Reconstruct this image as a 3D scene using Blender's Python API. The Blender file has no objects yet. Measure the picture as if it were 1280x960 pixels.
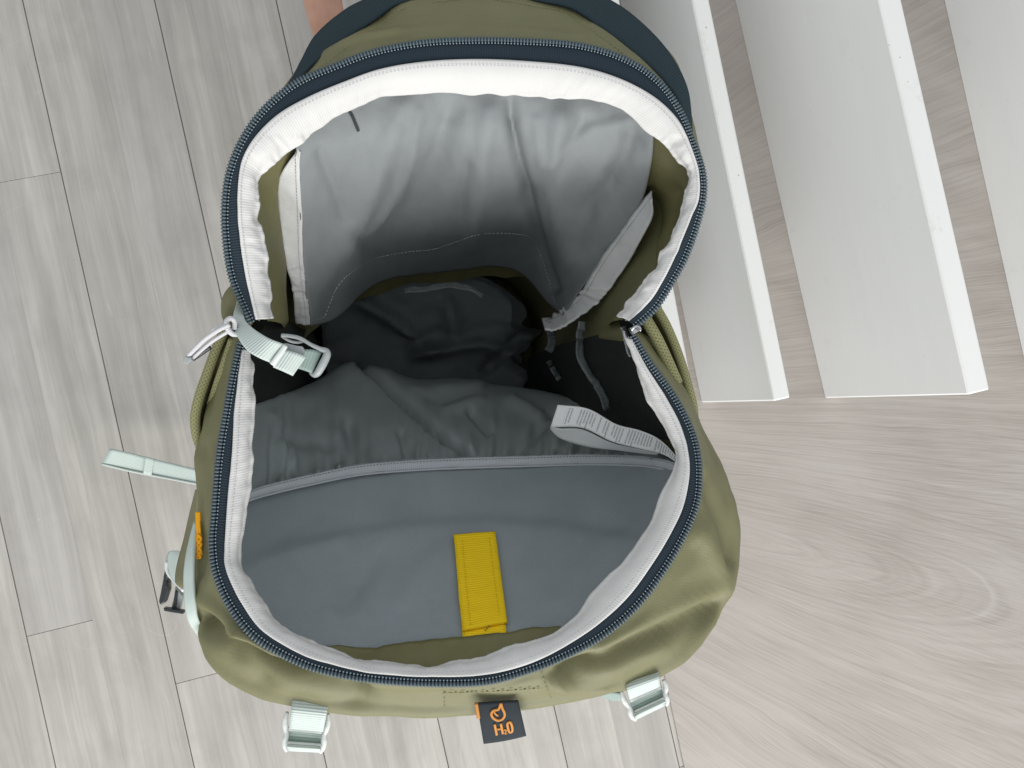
import bpy, math, random
import numpy as np
from mathutils import Vector, Matrix, noise
random.seed(7); np.random.seed(7)
S = bpy.context.scene
COL = S.collection

# ------------------------------------------------------------------ camera
F = 960.0                      # focal length in photo pixels (1280 wide)
CAMZ = 0.95
NAD = (520.0, 510.0)           # photo pixel straight below the camera
dv = Vector(((NAD[0]-640)/F, -(NAD[1]-480)/F, -1)).normalized()
zw = -dv
xw = (Vector((1, 0, 0)) - zw*zw.x).normalized()
yw = zw.cross(xw)
RW = Matrix((xw, yw, zw))      # camera -> world
cam_d = bpy.data.cameras.new('camera'); cam = bpy.data.objects.new('camera', cam_d)
COL.objects.link(cam)
cam.matrix_world = Matrix.Translation((0, 0, CAMZ)) @ RW.to_4x4()
cam_d.sensor_width = 36; cam_d.lens = F/1280*36
cam_d.clip_start = 0.01; cam_d.clip_end = 50
S.camera = cam
# ------------------------------------------------------------------ light
w = bpy.data.worlds.new('World'); S.world = w; w.use_nodes = True
w.node_tree.nodes['Background'].inputs[0].default_value = (0.93, 0.97, 1.0, 1)
w.node_tree.nodes['Background'].inputs[1].default_value = 0.68
def area(name, loc, target, sx, sy, power, col):
    l = bpy.data.lights.new(name, 'AREA'); l.shape = 'RECTANGLE'; l.size = sx; l.size_y = sy
    l.energy = power; l.color = col
    o = bpy.data.objects.new(name, l); COL.objects.link(o); o.location = loc
    o.rotation_euler = (Vector(target)-Vector(loc)).to_track_quat('-Z', 'Y').to_euler()
    return o
area('window_light', (0.30, -2.25, 1.45), (0, 0, 0.3), 2.2, 1.4, 72, (1.0, 0.985, 0.955))
S.view_settings.view_transform = 'Standard'; S.view_settings.look = 'None'
S.view_settings.gamma = 1; S.view_settings.use_curve_mapping = False
S.view_settings.exposure = 0.17

# ------------------------------------------------------------------ helpers
A_RW = np.array(RW)
def P(px, py, z):
    v = A_RW @ np.array(((px-640)/F, -(py-480)/F, -1.0))
    t = (CAMZ - z)/(-v[2])
    return np.array((v[0]*t, v[1]*t, z))
def PX(pts):
    pts = np.asarray(pts, float); q = (pts - np.array((0, 0, CAMZ))) @ A_RW
    return 640 + F*q[..., 0]/(-q[..., 2]), 480 - F*q[..., 1]/(-q[..., 2])
CAMP = np.array((0, 0, CAMZ))
def cr(pts, n=None, closed=False, ts=None):
    p = np.asarray(pts, float); k = len(p)
    if ts is None:
        ts = np.linspace(0, k, n, endpoint=False) if closed else np.linspace(0, k-1, n)
    ts = np.asarray(ts, float)
    i = np.floor(ts).astype(int)
    if not closed: i = np.clip(i, 0, max(k-2, 0))
    f = (ts-i).reshape((-1,)+(1,)*(p.ndim-1))
    if closed:
        g = lambda j: p[j % k]
        a, b, c, d = g(i-1), g(i), g(i+1), g(i+2)
    else:
        if k == 2: return p[0]*(1-f)+p[1]*f
        ext = np.concatenate([[2*p[0]-p[1]], p, [2*p[-1]-p[-2]]])
        a, b, c, d = ext[i], ext[i+1], ext[i+2], ext[i+3]
    return 0.5*((2*b)+(-a+c)*f+(2*a-5*b+4*c-d)*f*f+(-a+3*b-3*c+d)*f**3)
def even(pts, n, closed=False):
    q = cr(pts, max(400, 10*len(pts)), closed)
    if closed: q = np.concatenate([q, q[:1]])
    s = np.concatenate([[0], np.cumsum(np.linalg.norm(np.diff(q, axis=0), axis=1))])
    t = np.linspace(0, s[-1], n+1)[:-1] if closed else np.linspace(0, s[-1], n)
    return np.stack([np.interp(t, s, q[:, j]) for j in range(q.shape[1])], 1), s[-1]
def fbm(x, y, z=0.0, o=3):
    return noise.fractal(Vector((x, y, z)), 1.0, 2.0, o)
def mesh_obj(name, verts, faces, mat, parent=None, uv=None, smooth=True):
    me = bpy.data.meshes.new(name)
    me.from_pydata([tuple(map(float, v)) for v in verts], [], faces)
    if uv is not None:
        ul = me.uv_layers.new(name='UVMap')
        li = np.zeros(len(me.loops), dtype=np.int32); me.loops.foreach_get('vertex_index', li)
        ul.data.foreach_set('uv', np.asarray(uv, np.float32)[li].ravel())
    if smooth: me.polygons.foreach_set('use_smooth', [True]*len(me.polygons))
    if mat: me.materials.append(mat)
    me.update()
    o = bpy.data.objects.new(name, me); COL.objects.link(o)
    if parent: o.parent = parent
    return o
def tag(o, label=None, cat=None, group=None, kind=None):
    if label: o['label'] = label
    if cat: o['category'] = cat
    if group: o['group'] = group
    if kind: o['kind'] = kind
    return o
def solid(o, t, off=0.0, bevel=None):
    m = o.modifiers.new('Solidify', 'SOLIDIFY'); m.thickness = t; m.offset = off
    if bevel:
        b = o.modifiers.new('Bevel', 'BEVEL'); b.width = bevel; b.segments = 2
    return o
SURF = {}
def grid_mesh(name, G, mat, parent, disp=None, closed=False, key=None, outward=None, flip=False, vfrac=False, thick=None):
    """G: (nv, nu, 3) world grid"""
    nv, nu = G.shape[:2]
    du = (np.roll(G, -1, 1)-np.roll(G, 1, 1)) if closed else np.gradient(G, axis=1)
    dw = np.gradient(G, axis=0)
    N = np.cross(du, dw); N /= np.linalg.norm(N, axis=2, keepdims=True)+1e-12
    ref = (CAMP-G) if outward is None else (G-outward)
    sgn = 1.0 if np.sum(N*ref) > 0 else -1.0
    N = N*sgn
    seg = np.linalg.norm(np.diff(G, axis=1), axis=2).mean(0)
    U = np.concatenate([[0], np.cumsum(seg)])
    segv = np.linalg.norm(np.diff(G, axis=0), axis=2).mean(1)
    V = np.concatenate([[0], np.cumsum(segv)])
    UU, VV = np.meshgrid(U, (V/V[-1] if vfrac else V))
    if disp is not None:
        px, py = PX(G)
        D = np.zeros((nv, nu))
        for j in range(nv):
            for i in range(nu):
                D[j, i] = disp(px[j, i], py[j, i], UU[j, i], (j/(nv-1)))
        G = G+N*D[..., None]
    verts = G.reshape(-1, 3)
    faces = []
    for j in range(nv-1):
        for i in range(nu if closed else nu-1):
            a, b = j*nu+i, j*nu+(i+1) % nu
            f = (a, b, b+nu, a+nu)
            faces.append(f if sgn > 0 else f[::-1])
    o = mesh_obj(name, verts, faces, mat, parent, np.stack([UU.ravel(), VV.ravel()], 1))
    if key:
        px, py = PX(G); SURF[key] = (px.ravel(), py.ravel(), verts, N.reshape(-1, 3))
    if thick: solid(o, thick, -1.0 if thick > 0 else 1.0)
    return o
def rows_grid(rows, nu, nv):
    R = []
    for r in rows:
        w = np.array([P(*p) for p in r])
        R.append(even(w, nu)[0])
    R = np.array(R)
    return cr(R, nv)
def on(key, px, py, off=0.0):
    X, Y, V, N = SURF[key]
    d = (X-px)**2+(Y-py)**2
    ii = np.argsort(d)[:14]; zz = V[ii, 2]; ii = ii[zz > zz.max()-.012][:4]; wgt = 1/(d[ii]+.5)
    z = float(np.sum(V[ii, 2]*wgt)/wgt.sum())
    p = P(px, py, z); dr = CAMP-p; dr /= np.linalg.norm(dr)
    return p+dr*off
def crease(px, py, poly, width, depth):
    best = 1e9
    for (x0, y0), (x1, y1) in zip(poly[:-1], poly[1:]):
        dx, dy = x1-x0, y1-y0
        t = ((px-x0)*dx+(py-y0)*dy)/(dx*dx+dy*dy); t = min(1, max(0, t))
        e = (px-x0-t*dx)**2+(py-y0-t*dy)**2
        best = min(best, e)
    return depth*math.exp(-best/(width*width))
def creases(px, py, L):
    return sum(crease(px, py, *c) for c in L)
def ribbon(name, A, B, mat, parent, n=40, m=6, thick=0.0012, disp=None, key=None, world=False, uvscale=None):
    a = np.array(A if world else [P(*p) for p in A]); b = np.array(B if world else [P(*p) for p in B])
    a = even(a, n)[0]; b = even(b, n)[0]
    t = np.linspace(0, 1, m)[:, None, None]
    G = a[None]*(1-t)+b[None]*t
    return grid_mesh(name, G, mat, parent, disp, key=key, vfrac=True, thick=thick)
def frames(C, up):
    T = np.gradient(C, axis=0); T /= np.linalg.norm(T, axis=1, keepdims=True)
    U = np.cross(T, up); U /= np.linalg.norm(U, axis=1, keepdims=True)+1e-12
    return T, U, np.cross(U, T)
def tube(name, pts, r, mat, parent, n=40, k=8, world=False, flat=1.0, join=None):
    C = np.array(pts if world else [P(*p) for p in pts]); C = even(C, n)[0]
    rr = np.full(n, r) if np.isscalar(r) else np.interp(np.linspace(0, 1, n), np.linspace(0, 1, len(r)), r)
    T = np.gradient(C, axis=0); T /= np.linalg.norm(T, axis=1, keepdims=True)
    up = np.array((0.03, 0.05, 1.0)); U = np.cross(T, up); U /= np.linalg.norm(U, axis=1, keepdims=True)+1e-9
    W = np.cross(U, T)
    verts = []; uv = []
    L = np.concatenate([[0], np.cumsum(np.linalg.norm(np.diff(C, axis=0), axis=1))])
    for i in range(n):
        for j in range(k):
            a = 2*math.pi*j/k
            verts.append(C[i]+rr[i]*(math.cos(a)*U[i]+flat*math.sin(a)*W[i])); uv.append((L[i], j/k))
    faces = [(i*k+j, (i+1)*k+j, (i+1)*k+(j+1) % k, i*k+(j+1) % k) for i in range(n-1) for j in range(k)]
    faces.append(tuple(range(k))); faces.append(tuple((n-1)*k+j for j in range(k))[::-1])
    if join is not None:
        b = len(join[0]); join[0].extend(verts); join[1].extend([tuple(x+b for x in f) for f in faces]); return
    return mesh_obj(name, verts, faces, mat, parent, uv)
def ball(nu=8, nv=5):
    v = [(0, 0, 1)]; f = []
    for j in range(1, nv):
        for i in range(nu):
            a, b = math.pi*j/nv, 2*math.pi*i/nu
            v.append((math.sin(a)*math.cos(b), math.sin(a)*math.sin(b), math.cos(a)))
    v.append((0, 0, -1)); L = len(v)-1
    for i in range(nu): f.append((0, 1+i, 1+(i+1) % nu))
    for j in range(nv-2):
        for i in range(nu):
            a = 1+j*nu+i; b = 1+j*nu+(i+1) % nu
            f.append((a, a+nu, b+nu, b))
    for i in range(nu): f.append((L, 1+(nv-2)*nu+(i+1) % nu, 1+(nv-2)*nu+i))
    return np.array(v), f
BV, BF = ball()
def beads(name, C, T, Sd, Nn, dims, mat, parent, jit=0.0):
    """many small ellipsoids in one mesh; dims along T,S,N"""
    verts = []; faces = []
    for c, t, s, n in zip(C, T, Sd, Nn):
        b = len(verts); q = 1+random.uniform(-jit, jit)
        M = np.stack([t*dims[0], s*dims[1]*q, n*dims[2]])
        verts.extend(c+BV@M); faces.extend([tuple(x+b for x in f) for f in BF])
    o = mesh_obj(name, verts, faces, mat, parent); o['kind'] = 'stuff'
    return o
def stitches(name, W, mat, parent, pitch=0.0026, r=0.00028, duty=0.36, lift=0.0004):
    W = np.array(W); L = np.sum(np.linalg.norm(np.diff(W, axis=0), axis=1)); n = max(3, int(L/pitch))
    C, _ = even(W, n)
    T = np.gradient(C, axis=0); T /= np.linalg.norm(T, axis=1, keepdims=True)+1e-12
    N = CAMP-C; N /= np.linalg.norm(N, axis=1, keepdims=True); Sd = np.cross(N, T)
    return beads(name, C+N*lift, T, Sd, N, (pitch*duty, r, r), mat, parent)
def box_frame(name, c, ex, ey, ez, hx, hy, hz, mat, parent, bevel=0.001, seg=2):
    """bevelled box: centre, axes, half sizes"""
    v = []
    for sx in (-1, 1):
        for sy in (-1, 1):
            for sz in (-1, 1): v.append(c+ex*hx*sx+ey*hy*sy+ez*hz*sz)
    f = [(0, 1, 3, 2), (4, 6, 7, 5), (0, 4, 5, 1), (2, 3, 7, 6), (0, 2, 6, 4), (1, 5, 7, 3)]
    o = mesh_obj(name, v, f, mat, parent, smooth=False)
    if bevel:
        b = o.modifiers.new('Bevel', 'BEVEL'); b.width = bevel; b.segments = seg
        o.data.polygons.foreach_set('use_smooth', [True]*6)
        b.harden_normals = False
    return o

# ------------------------------------------------------------------ materials
class NT:
    def __init__(s, name):
        s.m = bpy.data.materials.new(name); s.m.use_nodes = True; s.t = s.m.node_tree
        s.b = s.t.nodes['Principled BSDF']
    def n(s, typ, **kw):
        x = s.t.nodes.new(typ)
        for k, v in kw.items(): setattr(x, k, v)
        return x
    def l(s, a, b): s.t.links.new(a, b)
    def val(s, sock, v):
        if hasattr(v, 'is_linked') or hasattr(v, 'links'): s.l(v, sock)
        else: sock.default_value = v
    def math(s, op, a, b=0.0, c=0.0):
        x = s.n('ShaderNodeMath', operation=op)
        for i, v in enumerate((a, b, c)):
            s.val(x.inputs[i], v)
        return x.outputs[0]
    def noise(s, vec, scale, detail=3, rough=.5, dim='3D', dist=0.0):
        x = s.n('ShaderNodeTexNoise', noise_dimensions=dim)
        if dim == '1D': s.val(x.inputs['W'], vec)
        elif vec is not None: s.l(vec, x.inputs['Vector'])
        x.inputs['Scale'].default_value = scale; x.inputs['Detail'].default_value = detail
        x.inputs['Roughness'].default_value = rough; x.inputs['Distortion'].default_value = dist
        return x.outputs[0]
    def ramp(s, fac, stops):
        x = s.n('ShaderNodeValToRGB'); s.l(fac, x.inputs[0])
        e = x.color_ramp.elements
        while len(e) < len(stops): e.new(0.5)
        for i, (p, c) in enumerate(stops):
            e[i].position = p; e[i].color = (*c, 1) if len(c) == 3 else c
        return x.outputs[0]
    def mix(s, fac, a, b, mode='MIX'):
        x = s.n('ShaderNodeMix', data_type='RGBA', blend_type=mode)
        s.val(x.inputs[0], fac)
        for k, v in ((6, a), (7, b)):
            if isinstance(v, tuple): x.inputs[k].default_value = (*v, 1)
            else: s.l(v, x.inputs[k])
        return x.outputs[2]
    def maprange(s, v, a, b, c, d):
        x = s.n('ShaderNodeMapRange'); s.l(v, x.inputs[0])
        for i, q in enumerate((a, b, c, d)): x.inputs[i+1].default_value = q
        return x.outputs[0]
    def bump(s, h, strength, dist, prev=None):
        x = s.n('ShaderNodeBump'); x.inputs['Strength'].default_value = strength
        x.inputs['Distance'].default_value = dist; s.l(h, x.inputs['Height'])
        if prev is not None: s.l(prev, x.inputs['Normal'])
        return x.outputs[0]
    def coord(s, which='Object'):
        return s.n('ShaderNodeTexCoord').outputs[which]
    def sep(s, v):
        x = s.n('ShaderNodeSeparateXYZ'); s.l(v, x.inputs[0]); return x.outputs
    def comb(s, a, b, c=0.0):
        x = s.n('ShaderNodeCombineXYZ')
        for i, v in enumerate((a, b, c)): s.val(x.inputs[i], v)
        return x.outputs[0]
    def setb(s, **kw):
        for k, v in kw.items(): s.val(s.b.inputs[k.replace('_', ' ')], v)
def fabric(name, col, rough=.7, var=.12, weave=900, ws=.25, spec=.3, sheen=0.0, wrinkle=0.0):
    t = NT(name); uv = t.coord('UV'); ob = t.coord('Object')
    nz = t.noise(ob, 28, 4, .6)
    c = t.mix(t.maprange(nz, .3, .7, 0, 1), tuple(x*(1-var) for x in col), tuple(min(1, x*(1+var)) for x in col))
    u = t.sep(uv)
    wv = t.math('MULTIPLY', t.math('SINE', t.math('MULTIPLY', u[0], 2*math.pi*weave)), t.math('SINE', t.math('MULTIPLY', u[1], 2*math.pi*weave)))
    fine = t.noise(ob, 1500, 2, .6)
    c = t.mix(t.math('MULTIPLY', fine, .22), c, (0, 0, 0))
    b = t.bump(t.math('ADD', wv, t.math('MULTIPLY', fine, 1.5)), ws, .0004)
    if wrinkle:
        b = t.bump(t.noise(ob, 55, 4, .55, dist=.6), wrinkle, .004, b)
    t.l(c, t.b.inputs['Base Color']); t.l(b, t.b.inputs['Normal'])
    t.setb(Roughness=rough); t.b.inputs['Specular IOR Level'].default_value = spec
    if sheen: t.b.inputs['Sheen Weight'].default_value = sheen
    return t.m
def webbing(name, col, pitch=.0014, depth=.5, along=True, rough=.75, dark=.7, edge=None):
    """ribbed tape: ribs cross the length (UV u metres, v 0..1)"""
    t = NT(name); u = t.sep(t.coord('UV'))
    ph = t.math('MULTIPLY', u[0] if along else u[1], 2*math.pi/pitch)
    s = t.math('SINE', ph)
    fine = t.noise(t.coord('Object'), 900, 2, .6)
    h = t.math('ADD', t.math('MULTIPLY', s, .5), t.math('MULTIPLY', fine, .5))
    nz = t.noise(t.coord('Object'), 60, 3, .6)
    c = t.mix(t.maprange(s, -1, 0.2, 0.5, 0), col, tuple(x*dark for x in col))
    c = t.mix(t.math('MULTIPLY', nz, .25), c, tuple(x*.75 for x in col))
    t.l(c, t.b.inputs['Base Color']); t.l(t.bump(h, depth, .0006), t.b.inputs['Normal'])
    t.setb(Roughness=rough); t.b.inputs['Specular IOR Level'].default_value = .25
    return t.m
def plastic(name, col, rough=.4, spec=.5):
    t = NT(name); nz = t.noise(t.coord('Object'), 120, 3, .6)
    t.l(t.mix(nz, tuple(x*.9 for x in col), col), t.b.inputs['Base Color'])
    t.l(t.maprange(nz, .2, .8, rough*.8, rough*1.2), t.b.inputs['Roughness'])
    t.b.inputs['Specular IOR Level'].default_value = spec
    return t.m
OLIVE = (0.187, 0.180, 0.088)
M = {}
M['olive'] = fabric('olive_nylon', OLIVE, .54, .06, 1100, .2, .45, wrinkle=.13)
M['olive_in'] = fabric('olive_nylon_inside', (0.20, 0.188, 0.085), .5, .1, 1100, .2, .4, wrinkle=.3)
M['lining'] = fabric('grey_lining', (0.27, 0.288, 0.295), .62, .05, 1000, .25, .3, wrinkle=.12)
M['sidewall'] = fabric('dark_side_lining_shaded', (0.030, 0.034, 0.030), .6, .1, 1000, .25, .25, wrinkle=.3)  # dark lining fabric, near-black to paint in the shade inside the bag
M['deep'] = fabric('grey_lining_shaded', (0.21, 0.235, 0.24), .5, .05, 1000, .25, .4, wrinkle=.35)  # grey lining darkened: shade at the bag's bottom put into its colour
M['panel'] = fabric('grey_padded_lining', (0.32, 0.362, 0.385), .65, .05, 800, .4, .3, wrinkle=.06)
M['sleeve'] = fabric('grey_green_sleeve', (0.33, 0.368, 0.368), .55, .05, 1000, .25, .3, wrinkle=.12)
M['elastic'] = webbing('grey_elastic', (0.55, 0.58, 0.61), .0016, .2)
M['binding'] = webbing('white_binding', (0.67, 0.66, 0.645), .00150, .2, dark=.95)
M['trim'] = webbing('pale_grosgrain_trim', (0.73, 0.73, 0.72), .00150, .3, dark=.92)
M['tape'] = webbing('navy_zip_tape', (0.019, 0.032, 0.045), .0016, .5, dark=.6)
M['coil'] = plastic('blue_grey_coil', (0.075, 0.108, 0.125), .42)
M['coil_dark'] = plastic('dark_coil_thread', (0.22, 0.28, 0.32), .6)
M['band'] = webbing('navy_band', (0.022, 0.042, 0.052), .0018, .5, dark=.6)
M['yellow'] = webbing('yellow_webbing', (1.0, 0.68, 0.012), .0019, .5, dark=.78)
M['mint'] = webbing('mint_webbing', (0.56, 0.63, 0.595), .0017, .5, dark=.82)
M['mint_long'] = webbing('mint_webbing_lengthwise', (0.55, 0.63, 0.59), .09, .4, along=False, dark=.88)
M['mint_dark'] = webbing('sage_webbing', (0.30, 0.38, 0.35), .0019, .5, dark=.8)
M['whiteplastic'] = plastic('white_plastic', (0.74, 0.77, 0.75), .3)
M['greyplastic'] = plastic('grey_plastic', (0.36, 0.385, 0.39), .35)
M['black'] = plastic('black_plastic', (0.022, 0.026, 0.03), .35)
M['cord'] = webbing('pale_cord', (0.62, 0.61, 0.63), .0012, .4, dark=.8)
M['metal'] = plastic('nickel', (0.55, 0.56, 0.57), .25); M['metal'].node_tree.nodes['Principled BSDF'].inputs['Metallic'].default_value = 1
M['thread'] = plastic('grey_thread', (0.42, 0.43, 0.44), .8, .1)
M['thread_pale'] = plastic('pale_thread', (0.55, 0.57, 0.56), .8, .1)
M['thread_dark'] = plastic('charcoal_thread', (0.10, 0.11, 0.12), .8, .1)
M['thread_olive'] = plastic('olive_thread', (0.26, 0.25, 0.13), .8, .1)
M['orange'] = plastic('orange_thread', (0.78, 0.36, 0.01), .6, .2)
M['tagorange'] = plastic('orange_print', (0.56, 0.25, 0.07), .7, .1)
M['tag'] = fabric('dark_label_cloth', (0.028, 0.036, 0.042), .8, .1, 900, .4, .2)
def perforated():
    t = NT('olive_perforated_edge'); u = t.sep(t.coord('UV'))
    d = t.math('MULTIPLY', t.math('SINE', t.math('MULTIPLY', u[0], 2*math.pi/.0026)), t.math('SINE', t.math('MULTIPLY', u[1], 2*math.pi*7)))
    c = t.mix(t.maprange(d, .35, .6, 0, .75), (.27, .265, .125), (.06, .06, .03))
    t.l(c, t.b.inputs['Base Color']); t.setb(Roughness=.8); t.l(t.bump(d, -.4, .0005), t.b.inputs['Normal'])
    return t.m
M['piping'] = perforated()
# care label with rows of tiny print across the strip
def label_mat():
    t = NT('care_label_print'); u = t.sep(t.coord('UV'))
    row = t.math('MULTIPLY', u[0], 1/.0023)
    fr = t.math('FRACT', row); cell = t.math('FLOOR', row)
    inrow = t.math('LESS_THAN', t.math('ABSOLUTE', t.math('SUBTRACT', fr, .5)), .27)
    ch = t.noise(t.comb(t.math('MULTIPLY', u[1], 22), t.math('MULTIPLY', row, 3.3), cell), 1.6, 2, .8)
    on_ = t.math('GREATER_THAN', ch, .47)
    ln = t.noise(t.math('MULTIPLY', cell, 7.31), 1.0, 0, .5, '1D')
    lim = t.math('LESS_THAN', u[1], t.math('ADD', .45, t.math('MULTIPLY', ln, .75)))
    lim2 = t.math('GREATER_THAN', u[1], .10)
    blank = t.math('GREATER_THAN', t.noise(t.math('MULTIPLY', cell, 3.77), 1.0, 0, .5, '1D'), .36)
    st = t.math('GREATER_THAN', u[0], .0085)
    k = inrow
    for q in (on_, lim, lim2, blank, st): k = t.math('MULTIPLY', k, q)
    c = t.mix(t.math('MULTIPLY', k, .72), (.80, .81, .81), (.10, .11, .13))
    t.l(c, t.b.inputs['Base Color']); t.setb(Roughness=.45)
    return t.m
M['care'] = label_mat()
M['careback'] = plastic('satin_label_back', (0.76, 0.78, 0.78), .4)
def skin_mat():
    t = NT('skin'); ob = t.coord('Object')
    c = t.mix(t.maprange(t.noise(ob, 60, 4, .6), .3, .7, 0, 1), (.56, .29, .20), (.66, .39, .29))
    t.l(c, t.b.inputs['Base Color']); t.setb(Roughness=.5)
    t.b.inputs['Subsurface Weight'].default_value = .15; t.b.inputs['Subsurface Radius'].default_value = (.008, .003, .0015)
    t.l(t.bump(t.noise(ob, 700, 3, .6), .2, .0006), t.b.inputs['Normal'])
    return t.m
M['skin'] = skin_mat()
def floor_mat(name, lo, hi, tint, rough=.55):
    """weathered grey oak: object x across, y along the plank"""
    t = NT(name); ob = t.coord('Object')
    rnd = t.n('ShaderNodeObjectInfo').outputs['Random']
    s = t.sep(ob)
    off = t.math('MULTIPLY', rnd, 37.0)
    warp = t.noise(t.comb(t.math('MULTIPLY', s[0], 9), t.math('MULTIPLY', s[1], 2.2), off), 1.3, 3, .55)
    x = t.math('ADD', s[0], t.math('MULTIPLY', warp, .025))
    v1 = t.comb(t.math('MULTIPLY', x, 60), t.math('MULTIPLY', s[1], 2.0), off)
    v2 = t.comb(t.math('MULTIPLY', x, 340), t.math('MULTIPLY', s[1], 8.0), off)
    v3 = t.comb(t.math('MULTIPLY', s[0], 22), t.math('MULTIPLY', s[1], 5.0), off)
    a = t.noise(v1, 1, 4, .6); b = t.noise(v2, 1, 3, .65); d = t.noise(v3, 1, 3, .6)
    m = t.math('ADD', t.math('ADD', t.math('MULTIPLY', a, .5), t.math('MULTIPLY', b, .22)), t.math('MULTIPLY', d, .40))
    m = t.math('ADD', m, t.math('MULTIPLY', t.math('SUBTRACT', rnd, .5), .05))
    c = t.ramp(m, [(.42, lo), (.56, tint), (.69, hi)])
    # pale scratches / chalky marks
    sc = t.noise(t.comb(t.math('MULTIPLY', x, 120), t.math('MULTIPLY', s[1], 14), t.math('ADD', off, 5)), 1, 4, .7)
    c = t.mix(t.maprange(sc, .66, .78, 0, .45), c, tuple(min(1, q*1.16) for q in hi))
    dk = t.noise(t.comb(t.math('MULTIPLY', x, 75), t.math('MULTIPLY', s[1], 11), t.math('ADD', off, 9)), 1, 4, .7)
    c = t.mix(t.maprange(dk, .68, .82, 0, .5), c, tuple(q*.62 for q in lo))
    # faint curved scuffs and soft mottling
    wn = t.n('ShaderNodeNewGeometry').outputs['Position']
    sn = t.noise(wn, 5.5, 2, .45, dist=1.2)
    ln = t.math('MULTIPLY', t.maprange(t.math('ABSOLUTE', t.math('SUBTRACT', sn, .5)), .001, .006, 1, 0), t.maprange(t.noise(wn, 9, 2, .5), .52, .66, 0, .13))
    c = t.mix(ln, c, (.62, .60, .57))
    mo = t.noise(wn, 16, 4, .65)
    c = t.mix(t.maprange(mo, .50, .72, 0, .22), c, tuple(q*.72 for q in lo))
    sp = t.noise(wn, 75, 2, .5)
    c = t.mix(t.maprange(sp, .77, .80, 0, .5), c, (.70, .68, .64))
    t.l(c, t.b.inputs['Base Color']); t.l(t.maprange(b, .3, .7, rough-.08, rough+.1), t.b.inputs['Roughness'])
    t.l(t.bump(t.math('ADD', b, t.math('MULTIPLY', a, .6)), .15, .0012), t.b.inputs['Normal'])
    t.b.inputs['Specular IOR Level'].default_value = .35
    return t.m
M['plank'] = floor_mat('grey_oak_plank', (.325, .308, .284), (.482, .462, .428), (.398, .378, .348))
M['plank_pink'] = floor_mat('grey_oak_plank_mauve', (.322, .304, .286), (.445, .424, .400), (.38, .360, .338))
def sheet_mat():
    t = NT('taupe_wood_print'); ob = t.coord('Object'); s = t.sep(ob)
    warp = t.noise(t.comb(t.math('MULTIPLY', s[0], 2.2), t.math('MULTIPLY', s[1], 9), 3.0), 1, 3, .5)
    w2 = t.noise(t.comb(t.math('MULTIPLY', s[0], 9), t.math('MULTIPLY', s[1], 70), 8.0), 1, 3, .6)
    a = s[0]; b = t.math('ADD', s[1], t.math('ADD', t.math('MULTIPLY', t.math('SUBTRACT', warp, .5), .034), t.math('MULTIPLY', t.math('SUBTRACT', w2, .5), .0014)))
    # bands fan out along the grain, with nested flame figures round the axis
    spread = t.math('ADD', .75, t.math('MULTIPLY', a, 1.3))
    v = t.math('DIVIDE', b, spread)
    e = t.math('MULTIPLY', t.math('SUBTRACT', a, .02), .14)
    near = t.math('SQRT', t.math('ADD', t.math('MULTIPLY', v, v), t.math('MULTIPLY', e, e)))
    g1 = t.noise(t.math('MULTIPLY', near, 1.0), 62, 4, .62, '1D')
    side = t.math('SIGN', b)
    g2 = t.noise(t.math('ADD', near, t.math('MULTIPLY', side, 2.0)), 260, 2, .6, '1D')
    fib = t.noise(t.comb(t.math('MULTIPLY', a, 11), t.math('MULTIPLY', v, 760), 0.0), 1, 3, .65)
    big = t.noise(t.comb(t.math('MULTIPLY', a, 5), t.math('MULTIPLY', b, 13), 1.0), 1, 3, .5)
    m = t.math('ADD', t.math('ADD', t.math('MULTIPLY', g1, .22), t.math('MULTIPLY', g2, .16)), t.math('ADD', t.math('MULTIPLY', fib, .50), t.math('MULTIPLY', big, .34)))
    c = t.ramp(m, [(.40, (.252, .222, .198)), (.55, (.342, .308, .281)), (.70, (.412, .377, .348))])
    edge = t.maprange(t.math('ABSOLUTE', t.math('SUBTRACT', t.math('FRACT', t.math('MULTIPLY', near, 27)), .5)), .0, .030, .26, 0)
    edge = t.math('MULTIPLY', edge, t.maprange(t.math('ABSOLUTE', v), .015, .10, 1, 0))
    edge = t.math('MULTIPLY', edge, t.maprange(t.noise(ob, 14, 2, .5), .42, .62, 0, 1))
    c = t.mix(edge, c, (.52, .49, .47))
    t.l(c, t.b.inputs['Base Color']); t.setb(Roughness=.5)
    t.l(t.bump(t.math('ADD', fib, g2), .12, .0006), t.b.inputs['Normal'])
    t.b.inputs['Specular IOR Level'].default_value = .35
    return t.m
M['sheet'] = sheet_mat()
def paint_mat(name, col, dirt=.5):
    t = NT(name); ob = t.coord('Object'); s = t.sep(ob)
    st = t.noise(t.comb(t.math('MULTIPLY', s[0], 40), t.math('MULTIPLY', s[1], 4), t.math('MULTIPLY', s[2], 40)), 1, 4, .6)
    n2 = t.noise(ob, 22, 4, .7)
    c = t.mix(t.maprange(st, .35, .7, 0, 1), tuple(x*.98 for x in col), col)
    c = t.mix(t.maprange(n2, .62, .80, 0, dirt*.35), c, (.45, .43, .36))
    sp = t.noise(ob, 160, 2, .5)
    c = t.mix(t.maprange(sp, .74, .78, 0, dirt*.5), c, (.28, .27, .24))
    t.l(c, t.b.inputs['Base Color']); t.setb(Roughness=.42)
    t.l(t.bump(t.math('ADD', st, t.math('MULTIPLY', n2, .5)), .12, .001), t.b.inputs['Normal'])
    return t.m
M['paint'] = paint_mat('white_paint', (.83, .838, .833), .5)
M['paint_top'] = paint_mat('white_paint_edge', (.76, .76, .745), 1.5)
M['joint'] = plastic('dark_subfloor', (.22, .205, .19), .9, .1)

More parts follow.
